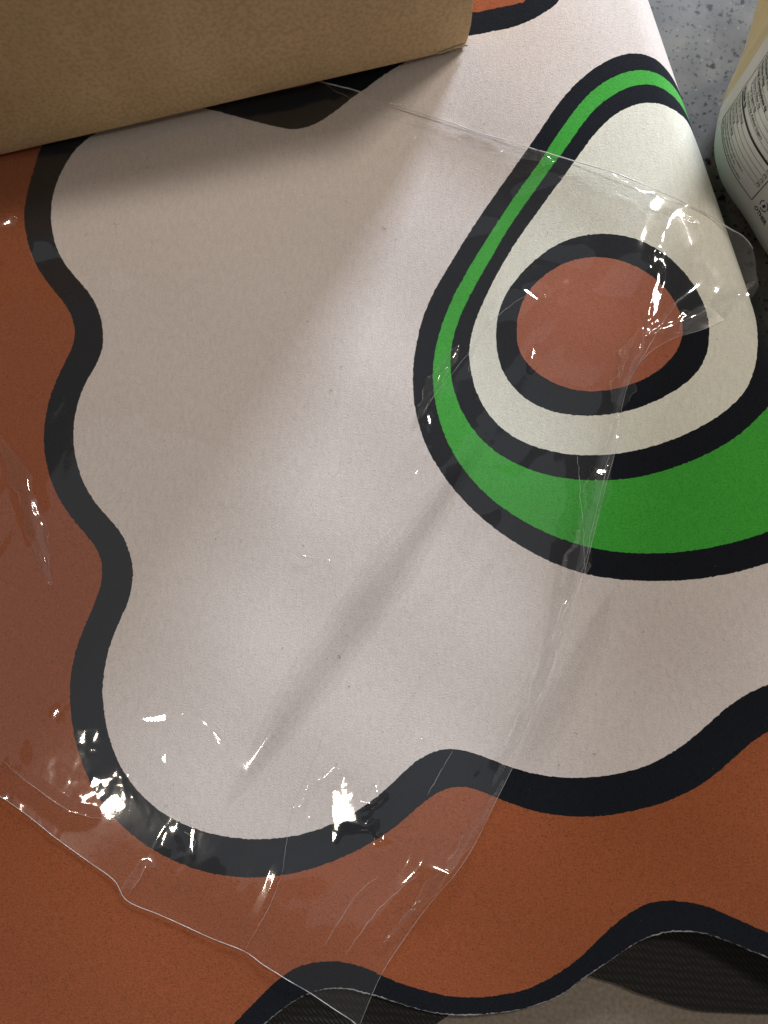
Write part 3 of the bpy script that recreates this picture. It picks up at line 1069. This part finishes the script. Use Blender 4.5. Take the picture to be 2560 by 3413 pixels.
M_PLEAT = film_mat('doubled_film', 0.93)
M_SHADE = bpy.data.materials.new('soft_shadow_tint')  # glossless dark tint: soft shadow bands put in as colour
M_SHADE.use_nodes = True
_nt = M_SHADE.node_tree
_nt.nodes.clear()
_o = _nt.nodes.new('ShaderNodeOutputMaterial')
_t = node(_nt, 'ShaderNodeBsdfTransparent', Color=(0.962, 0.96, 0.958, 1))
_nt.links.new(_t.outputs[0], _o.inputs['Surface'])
PLEATS_AND_SHADOWS = [  # folded film strips, plus nested tinted ribbons that paint soft shadows
    ([(2060, 1380), (2020, 1520), (1985, 1660), (1945, 1800), (1915, 1900), (1880, 2010), (1840, 2130)], 40, 0.0034),
    ([(1900, 1960), (1850, 2130), (1790, 2290), (1720, 2450), (1640, 2620)], 26, 0.0028),
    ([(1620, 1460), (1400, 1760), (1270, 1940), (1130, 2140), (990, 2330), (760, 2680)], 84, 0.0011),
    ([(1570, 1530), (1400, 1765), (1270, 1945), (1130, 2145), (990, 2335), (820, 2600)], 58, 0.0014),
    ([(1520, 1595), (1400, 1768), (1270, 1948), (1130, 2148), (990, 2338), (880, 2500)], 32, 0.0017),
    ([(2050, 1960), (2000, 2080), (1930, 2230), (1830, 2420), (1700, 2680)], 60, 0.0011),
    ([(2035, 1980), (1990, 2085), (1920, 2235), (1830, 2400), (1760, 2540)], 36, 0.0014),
    ([(1530, 1150), (1440, 1290), (1390, 1400)], 24, 0.003),
    ([(2515, 940), (2400, 1020), (2280, 1075), (2150, 1110)], 34, 0.002),
    ([(2140, 1090), (2090, 1240), (2050, 1390)], 40, 0.003),
    ([(-20, 1430), (60, 1580), (120, 1760), (170, 1950)], 34, 0.0018),
    ([(1680, 2600), (1560, 2800), (1420, 2980), (1280, 3140)], 22, 0.002),
    ([(1300, 345), (1500, 430), (1700, 495), (1850, 540)], 30, 0.0012),
    ([(1860, 590), (2050, 620), (2200, 690), (2330, 745)], 34, 0.0015),
]
for ln, wid, lift in PLEATS_AND_SHADOWS:
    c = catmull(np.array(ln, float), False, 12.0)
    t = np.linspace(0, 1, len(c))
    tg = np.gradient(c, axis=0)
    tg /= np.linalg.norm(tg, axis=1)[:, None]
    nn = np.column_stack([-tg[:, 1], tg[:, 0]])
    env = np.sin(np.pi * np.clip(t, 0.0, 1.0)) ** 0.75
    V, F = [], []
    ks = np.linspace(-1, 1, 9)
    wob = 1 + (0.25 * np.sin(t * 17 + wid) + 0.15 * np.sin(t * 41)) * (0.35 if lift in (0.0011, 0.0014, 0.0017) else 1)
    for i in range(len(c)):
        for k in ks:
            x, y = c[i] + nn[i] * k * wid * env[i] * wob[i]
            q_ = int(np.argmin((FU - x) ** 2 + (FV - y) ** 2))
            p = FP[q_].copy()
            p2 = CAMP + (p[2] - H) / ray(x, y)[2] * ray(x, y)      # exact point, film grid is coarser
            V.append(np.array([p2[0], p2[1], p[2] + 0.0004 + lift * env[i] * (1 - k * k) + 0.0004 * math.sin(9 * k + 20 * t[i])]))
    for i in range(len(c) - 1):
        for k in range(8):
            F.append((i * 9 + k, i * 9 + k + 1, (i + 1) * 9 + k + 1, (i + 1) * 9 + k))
    mesh_obj('pleat_or_shadow_strip', np.array(V) - foff, F, M_SHADE if lift in (0.0011, 0.0014, 0.0017) else M_PLEAT, film_root)  # ribbons with the listed lifts are painted shadow, the rest folded film

# ------------------------------------------------------------------ cardboard box
def cardboard():
    m, nt, b = mat_new('kraft_cardboard')
    tc = node(nt, 'ShaderNodeTexCoord')
    n1 = node(nt, 'ShaderNodeTexNoise', Scale=16.0, Detail=5.0, Roughness=0.65)
    n2 = node(nt, 'ShaderNodeTexNoise', Scale=420.0, Detail=3.0)
    nt.links.new(tc.outputs['Object'], n1.inputs['Vector'])
    nt.links.new(tc.outputs['Object'], n2.inputs['Vector'])
    c1 = ramp(nt, n1.outputs['Fac'], [(0.28, (0.64, 0.44, 0.23)), (0.5, (0.69, 0.485, 0.26)), (0.75, (0.78, 0.57, 0.33))])
    c2 = ramp(nt, n2.outputs['Fac'], [(0.34, (0.80, 0.79, 0.78)), (0.6, (1, 1, 1))])
    mx = node(nt, 'ShaderNodeMix', data_type='RGBA', blend_type='MULTIPLY')
    mx.inputs['Factor'].default_value = 1.0
    nt.links.new(c1, mx.inputs['A'])
    nt.links.new(c2, mx.inputs['B'])
    nt.links.new(mx.outputs['Result'], b.inputs['Base Color'])
    b.inputs['Roughness'].default_value = 0.85
    wv = node(nt, 'ShaderNodeTexWave', Scale=55.0, Distortion=0.3, wave_type='BANDS', bands_direction='X')
    nt.links.new(tc.outputs['Object'], wv.inputs['Vector'])
    b1 = node(nt, 'ShaderNodeBump', Strength=0.12, Distance=0.0004)
    nt.links.new(wv.outputs['Fac'], b1.inputs['Height'])
    b2 = node(nt, 'ShaderNodeBump', Strength=0.15, Distance=0.001)
    nt.links.new(n1.outputs['Fac'], b2.inputs['Height'])
    nt.links.new(b1.outputs['Normal'], b2.inputs['Normal'])
    nt.links.new(b2.outputs['Normal'], b.inputs['Normal'])
    return m


M_CARD = cardboard()
M_FLUTE = plain('torn_pale_cardboard', (0.55, 0.42, 0.25), 0.9, scale=300.0)
cR = at(1566, 157, 0.0275)
cL = at(0, 518, 0.0125)
bx = (cR - cL) / np.linalg.norm(cR - cL)
by = np.cross([0, 0, 1.0], bx)
by /= np.linalg.norm(by)
bz = np.cross(bx, by)
BW, BD, BH = 0.40, 0.24, 0.165
box_root = empty('cardboard_box', tuple(cR), 'plain brown cardboard box with a scuffed lower corner standing on the mat', 'box')
box_root.rotation_euler = Matrix((bx, by, bz)).transposed().to_euler()
TB = 0.004


def panel(name, x0, x1, y0, y1, z0, z1, nx=24, ny=1, nz=12, dent=None):
    """a corrugated board panel as a subdivided slab with rounded rims"""
    bm = bmesh.new()
    bmesh.ops.create_cube(bm, size=1.0)
    for v in bm.verts:
        v.co = Vector(((x0 + x1) / 2 + v.co.x * (x1 - x0), (y0 + y1) / 2 + v.co.y * (y1 - y0), (z0 + z1) / 2 + v.co.z * (z1 - z0)))
    bmesh.ops.bevel(bm, geom=bm.edges[:], offset=0.0011, segments=2, profile=0.6, affect='EDGES')
    big = [e for e in bm.edges if e.calc_length() > 0.05]
    bmesh.ops.subdivide_edges(bm, edges=big, cuts=18, use_grid_fill=True)
    if dent:
        for v in bm.verts:
            v.co = dent(v.co)
    me = bpy.data.meshes.new(name)
    bm.to_mesh(me)
    bm.free()
    me.polygons.foreach_set('use_smooth', [True] * len(me.polygons))
    me.materials.append(M_CARD)
    ob = bpy.data.objects.new(name, me)
    COL.objects.link(ob)
    ob.parent = box_root
    return ob


def dent(c):
    c = c.copy()
    k = math.exp(-((c.x / 0.012) ** 2 + (c.z / 0.012) ** 2))
    c.z += 0.0032 * k
    c.x -= 0.0022 * k
    for xc, a_ in ((-0.095, 0.0022), (-0.187, 0.0024), (-0.27, 0.0014)):
        c.y += a_ * math.exp(-((c.x - xc - 0.06 * c.z) / 0.0055) ** 2) * math.exp(-((c.z - 0.06) / 0.035) ** 2)
    c.y += 0.0010 * math.sin(c.x * 38) * math.sin(c.z * 25)
    return c


panel('front_panel', -BW, 0, 0, TB, 0, BH, dent=dent)
panel('side_panel', -TB, -0.0002, TB + 0.0003, BD - TB - 0.0003, 0.0006, BH)
panel('side_panel', -BW + 0.0002, -BW + TB, TB + 0.0003, BD - TB - 0.0003, 0.0006, BH)
panel('back_panel', -BW, 0, BD - TB, BD, 0, BH)
panel('bottom_panel', -BW + TB + 0.0004, -TB - 0.0004, TB + 0.0004, BD - TB - 0.0004, 0.0015, 0.0015 + TB)
panel('top_flap', -BW + 0.0003, -0.0003, 0.0003, BD / 2 - 0.0008, BH + 0.0005, BH + 0.0005 + TB)
panel('top_flap', -BW + 0.0003, -0.0003, BD / 2 + 0.0008, BD - 0.0003, BH + 0.0005, BH + 0.0005 + TB)
# scuffed corner: torn paper flakes at the lower corner
V, F = [], []
for k in range(16):
    x = -0.003 - 0.0011 * k + random.uniform(-0.001, 0.001)
    z = 0.0016 + random.uniform(0, 0.003) * (1 - k / 10)
    n = len(V)
    a_ = random.uniform(0.001, 0.0026)
    V += [(x - a_, -0.0002, z), (x + a_ * 0.7, -0.0002, z - 0.0006), (x + a_, -0.0007, z + 0.0012), (x - a_ * 0.4, -0.0004, z + 0.0018)]
    F.append((n, n + 1, n + 2, n + 3))
mesh_obj('scuffed_corner', V, F, M_FLUTE, box_root, smooth=False)

# ------------------------------------------------------------------ food bag with printed label
ZL = 0.035
K_px = [(2505, 130), (2458, 225), (2430, 305), (2413, 380), (2408, 452), (2425, 530), (2458, 597), (2523, 690), (2590, 800), (2680, 900), (2800, 940),
        (2950, 850), (3000, 650), (2950, 400), (2850, 200), (2700, 60), (2580, 50)]
KC = np.array([at(u, v, ZL)[:2] for u, v in K_px])
kc = catmull(KC, True, 0.0005)
kl = np.concatenate([[0], np.cumsum(np.linalg.norm(np.diff(np.vstack([kc, kc[:1]]), axis=0), axis=1))])
KLEN = kl[-1]
kcc = np.vstack([kc, kc[:1]])
kcen = kc.mean(0)


def contour(u):
    u = np.mod(u, KLEN)
    return np.column_stack([np.interp(u, kl, kcc[:, 0]), np.interp(u, kl, kcc[:, 1])])


def bag_surf(u, z, off=0.0):
    u = np.atleast_1d(np.asarray(u, float))
    z = np.atleast_1d(np.asarray(z, float))
    p = contour(u)
    t = contour(u + 0.0006) - contour(u - 0.0006)
    t /= np.linalg.norm(t, axis=1)[:, None]
    n = np.column_stack([t[:, 1], -t[:, 0]])
    sgn = np.sign(np.sum(n * (p - kcen), axis=1))
    n *= sgn[:, None]
    ins_ = -0.017 * np.clip(1 - z / 0.032, 0, 1) ** 2.2
    uu = np.minimum(np.mod(u, KLEN), KLEN - np.mod(u, KLEN))
    flare = 0.30 * np.maximum(z - 0.03, 0) * np.exp(-(uu / 0.016) ** 2)
    wr = 0.0006 * np.sin(u * 180 + z * 60) * np.exp(-(uu / 0.03) ** 2)
    p = p + n * (ins_ + flare + wr + off)[:, None]
    return np.column_stack([p, z])


bag_root = empty('food_bag', (float(kcen[0]), float(kcen[1]), 0.0), 'clear food bag of yellow contents with a white nutrition label, standing on the speckled counter', 'food bag')
boff = np.array(bag_root.location)


def yellow_mat():
    m, nt, b = mat_new('clear_bag_of_yellow_food')
    tc = node(nt, 'ShaderNodeTexCoord')
    mp = node(nt, 'ShaderNodeMapping')
    mp.inputs['Scale'].default_value = (60, 60, 9)
    nt.links.new(tc.outputs['Object'], mp.inputs['Vector'])
    n1 = node(nt, 'ShaderNodeTexNoise', Scale=1.0, Detail=3.0)
    nt.links.new(mp.outputs['Vector'], n1.inputs['Vector'])
    c = ramp(nt, n1.outputs['Fac'], [(0.3, (0.68, 0.54, 0.24)), (0.5, (0.80, 0.67, 0.34)), (0.68, (0.88, 0.79, 0.52))])
    nt.links.new(c, b.inputs['Base Color'])
    b.inputs['Roughness'].default_value = 0.28
    bp = node(nt, 'ShaderNodeBump', Strength=0.5, Distance=0.002)
    nt.links.new(n1.outputs['Fac'], bp.inputs['Height'])
    nt.links.new(bp.outputs['Normal'], b.inputs['Normal'])
    return m


us = np.linspace(0, KLEN, 221)[:-1]
zs = np.array([0.0008, 0.002, 0.004, 0.007, 0.011, 0.016, 0.020, 0.024, 0.029, 0.034, 0.046, 0.06, 0.075, 0.085, 0.095, 0.105, 0.115])
V = np.vstack([bag_surf(us, np.full(len(us), z)) for z in zs])
n = len(us)
F = [(r * n + i, r * n + (i + 1) % n, (r + 1) * n + (i + 1) % n, (r + 1) * n + i) for r in range(len(zs) - 1) for i in range(n)]
# top gathers to a sealed ridge
base = (len(zs) - 1) * n
ringp = V[base:base + n]
V = list(V)
prev = base
cx = ringp.mean(0)
for k, (sx, sy, dz) in enumerate(((0.95, 0.85, 0.012), (0.92, 0.5, 0.026), (0.9, 0.06, 0.036), (0.9, 0.02, 0.055))):
    st = len(V)
    for p in ringp:
        V.append(np.array([cx[0] + (p[0] - cx[0]) * sx, cx[1] + (p[1] - cx[1]) * sy, 0.115 + dz]))
    F += [(prev + i, prev + (i + 1) % n, st + (i + 1) % n, st + i) for i in range(n)]
    prev = st
F.append(tuple(range(n))[::-1])
F.append(tuple(prev + i for i in range(n)))
mesh_obj('pouch', np.array(V) - boff, F, yellow_mat(), bag_root)


def u_of_px(u, v, z):
    p = at(u, v, z)[:2]
    k = np.argmin(np.linalg.norm(kc - p, axis=1))
    return kl[k]


U_L = u_of_px(2424, 330, ZL)        # label's left margin
U_F0 = u_of_px(2416, 402, ZL)       # nutrition frame, left
U_F1 = u_of_px(2508, 664, ZL)       # nutrition frame, right
Z_LB, Z_FB = 0.0170, 0.0357
lu = np.linspace(U_L, U_L + 0.13, 90)
lz = np.linspace(Z_LB, 0.112, 40)
gu, gz = np.meshgrid(lu, lz)
V = bag_surf(gu.ravel(), gz.ravel(), 0.0005)
F = [(r * 90 + i, r * 90 + i + 1, (r + 1) * 90 + i + 1, (r + 1) * 90 + i) for r in range(39) for i in range(89)]
M_LABEL = plain('white_label_film', (0.88, 0.88, 0.88), 0.35, scale=40.0, var=0.03)
M_INK = plain('black_ink', (0.014, 0.014, 0.02), 0.5)
M_PURPLE = plain('purple_ink', (0.06, 0.02, 0.10), 0.5)
label = mesh_obj('label', V - boff, F, M_LABEL, bag_root)
label.name = 'nutrition_label'


def wrap_mesh(name, V2, F2, mat):
    """flat print (x along the bag, y up, metres) laid on the label"""
    V2 = np.array(V2, float)
    P = bag_surf(V2[:, 0], V2[:, 1], 0.0007) - boff
    return mesh_obj(name, P, F2, mat, label, smooth=False)


rects_v, rects_f = [], []


def rule(u0, u1, z0, z1):
    k = max(1, int(abs(u1 - u0) / 0.002))
    j = max(1, int(abs(z1 - z0) / 0.004))
    st = len(rects_v)
    for b_ in range(j + 1):
        for a_ in range(k + 1):
            rects_v.append((u0 + (u1 - u0) * a_ / k, z0 + (z1 - z0) * b_ / j))
    for b_ in range(j):
        for a_ in range(k):
            q_ = st + b_ * (k + 1) + a_
            rects_f.append((q_, q_ + 1, q_ + k + 2, q_ + k + 1))


txt_v, txt_f = [], []


def text(s, u, z, size, bold=0.0, stretch=1.0, right=False, store=None):
    cu = bpy.data.curves.new('t', 'FONT')
    cu.body = s
    cu.size = size
    cu.offset = bold
    cu.resolution_u = 2
    ob = bpy.data.objects.new('t', cu)
    COL.objects.link(ob)
    dg = bpy.context.evaluated_depsgraph_get()
    dg.update()
    me = bpy.data.meshes.new_from_object(ob.evaluated_get(dg))
    bpy.data.objects.remove(ob)
    tv, tf = store if store else (txt_v, txt_f)
    st = len(tv)
    xs = [v.co.x for v in me.vertices]
    shift = -max(xs) * stretch if right and xs else 0
    for v in me.vertices:
        tv.append((u + shift + v.co.x * stretch, z + v.co.y))
    for p in me.polygons:
        tf.append(tuple(st + i for i in p.vertices))
    bpy.data.meshes.remove(me)


LW = 0.00028
ZT = 0.108
rule(U_F0, U_F1, Z_FB - LW, Z_FB + LW)
rule(U_F0 - LW, U_F0 + LW, Z_FB, ZT)
rule(U_F1 - LW, U_F1 + LW, Z_FB, ZT)
m0, m1_ = U_F0 + 0.0016, U_F1 - 0.0016
z = Z_FB + 0.0016
FS = 0.0026
WID = m1_ - m0
for s in ('2,000 calories a day is used for general nutrition advice.', 'a serving of food contributes to a daily diet.',
          '* The % Daily Value tells you how much a nutrient in'):
    text(s, m0, z, FS * 0.86, 0.00003, 0.80)
    z += 0.0027
z += 0.0006
for a_, b_ in (('Potassium 0mg', '0%'), ('Iron 0.2mg', '1%'), ('Calcium 0mg', '0%'), ('Vitamin D 0mcg', '0%')):
    rule(m0, m1_, z - 0.00012, z + 0.00012)
    z += 0.0010
    text(a_, m0, z, FS * 1.12, 0.00004, 0.95)
    text(b_, m1_, z, FS * 1.12, 0.00004, 0.95, True)
    z += 0.0031
rule(m0, m1_, z, z + 0.0017)
z += 0.0027
rows = (('Protein 0g', '', 0, 0.00016), ('Includes 0g Added Sugars', '0%', 0.006, 0.00004), ('Total Sugars 0g', '', 0.003, 0.00004), ('Dietary Fiber 0g', '0%', 0.003, 0.00004),
        ('Total Carbohydrate 0g', '0%', 0, 0.00014), ('Sodium 0mg', '0%', 0, 0.00014), ('Cholesterol 0mg', '0%', 0, 0.00014), ('Trans Fat 0g', '', 0.003, 0.00004))
for a_, b_, ind, bo in rows:
    text(a_, m0 + ind, z, FS * 1.15, bo, 0.95)
    if b_:
        text(b_, m1_, z, FS * 1.15, 0.0001, 0.95, True)
    z += 0.0032
    rule(m0 + ind, m1_, z - 0.00012, z + 0.00012)
    z += 0.0010
text('OTHER', U_F1 + 0.0042, Z_FB - 0.0022, 0.0042, 0.00012, 0.95)
ic_v, ic_f = [], []
k = 26
for i in range(k):
    a_ = 2 * math.pi * i / k
    if i % 9 in (7, 8):
        continue
    a2 = 2 * math.pi * (i + 1) / k
    st = len(ic_v)
    uc, zc_ = U_F1 + 0.0085, Z_FB + 0.0058
    for an, rd in ((a_, 0.0030), (a2, 0.0030), (a2, 0.0037), (a_, 0.0037)):
        ic_v.append((uc + rd * math.cos(an), zc_ + rd * math.sin(an)))
    ic_f.append((st, st + 1, st + 2, st + 3))
st = len(ic_v)
ic_v += [(uc - 0.0012, zc_ - 0.0012), (uc + 0.0004, zc_ - 0.0018), (uc + 0.0014, zc_ + 0.0008), (uc - 0.0002, zc_ + 0.0016)]
ic_f.append((st, st + 1, st + 2, st + 3))
wrap_mesh('panel_lines', rects_v, rects_f, M_INK)
wrap_mesh('lettering', txt_v, txt_f, M_INK)
wrap_mesh('emblem', ic_v, ic_f, M_PURPLE)

# ------------------------------------------------------------------ lint on the mat and sleeve
V, F = [], []
for k in range(210):
    u, v = random.uniform(30, 2400), random.uniform(350, 3150)
    q, w, p = px_top(u, v)
    if p[2] < 0:
        continue
    s_, c_ = math.sin(k * 2.399), math.cos(k * 2.399)
    L_ = random.choice((0.0002, 0.0003, 0.0005, 0.0012, 0.0022)) * random.uniform(0.6, 1.2)
    P = [p + np.array([c_ * L_ * (t - 0.5) - s_ * L_ * 0.3 * (t - 0.5) ** 2 * 4, s_ * L_ * (t - 0.5) + c_ * L_ * 0.3 * (t - 0.5) ** 2 * 4, 0.0003 + 0.0002 * t]) for t in (0, 0.33, 0.66, 1)]
    v_, f_ = tube(P, 0.00006 + 0.00005 * random.random(), 4)
    n0 = len(V)
    V += v_
    F += [tuple(n0 + i for i in f) for f in f_]
lint = mesh_obj('lint', V, F, plain('grey_lint', (0.12, 0.10, 0.09), 0.9, scale=60.0, var=0.9))
lint['kind'] = 'stuff'
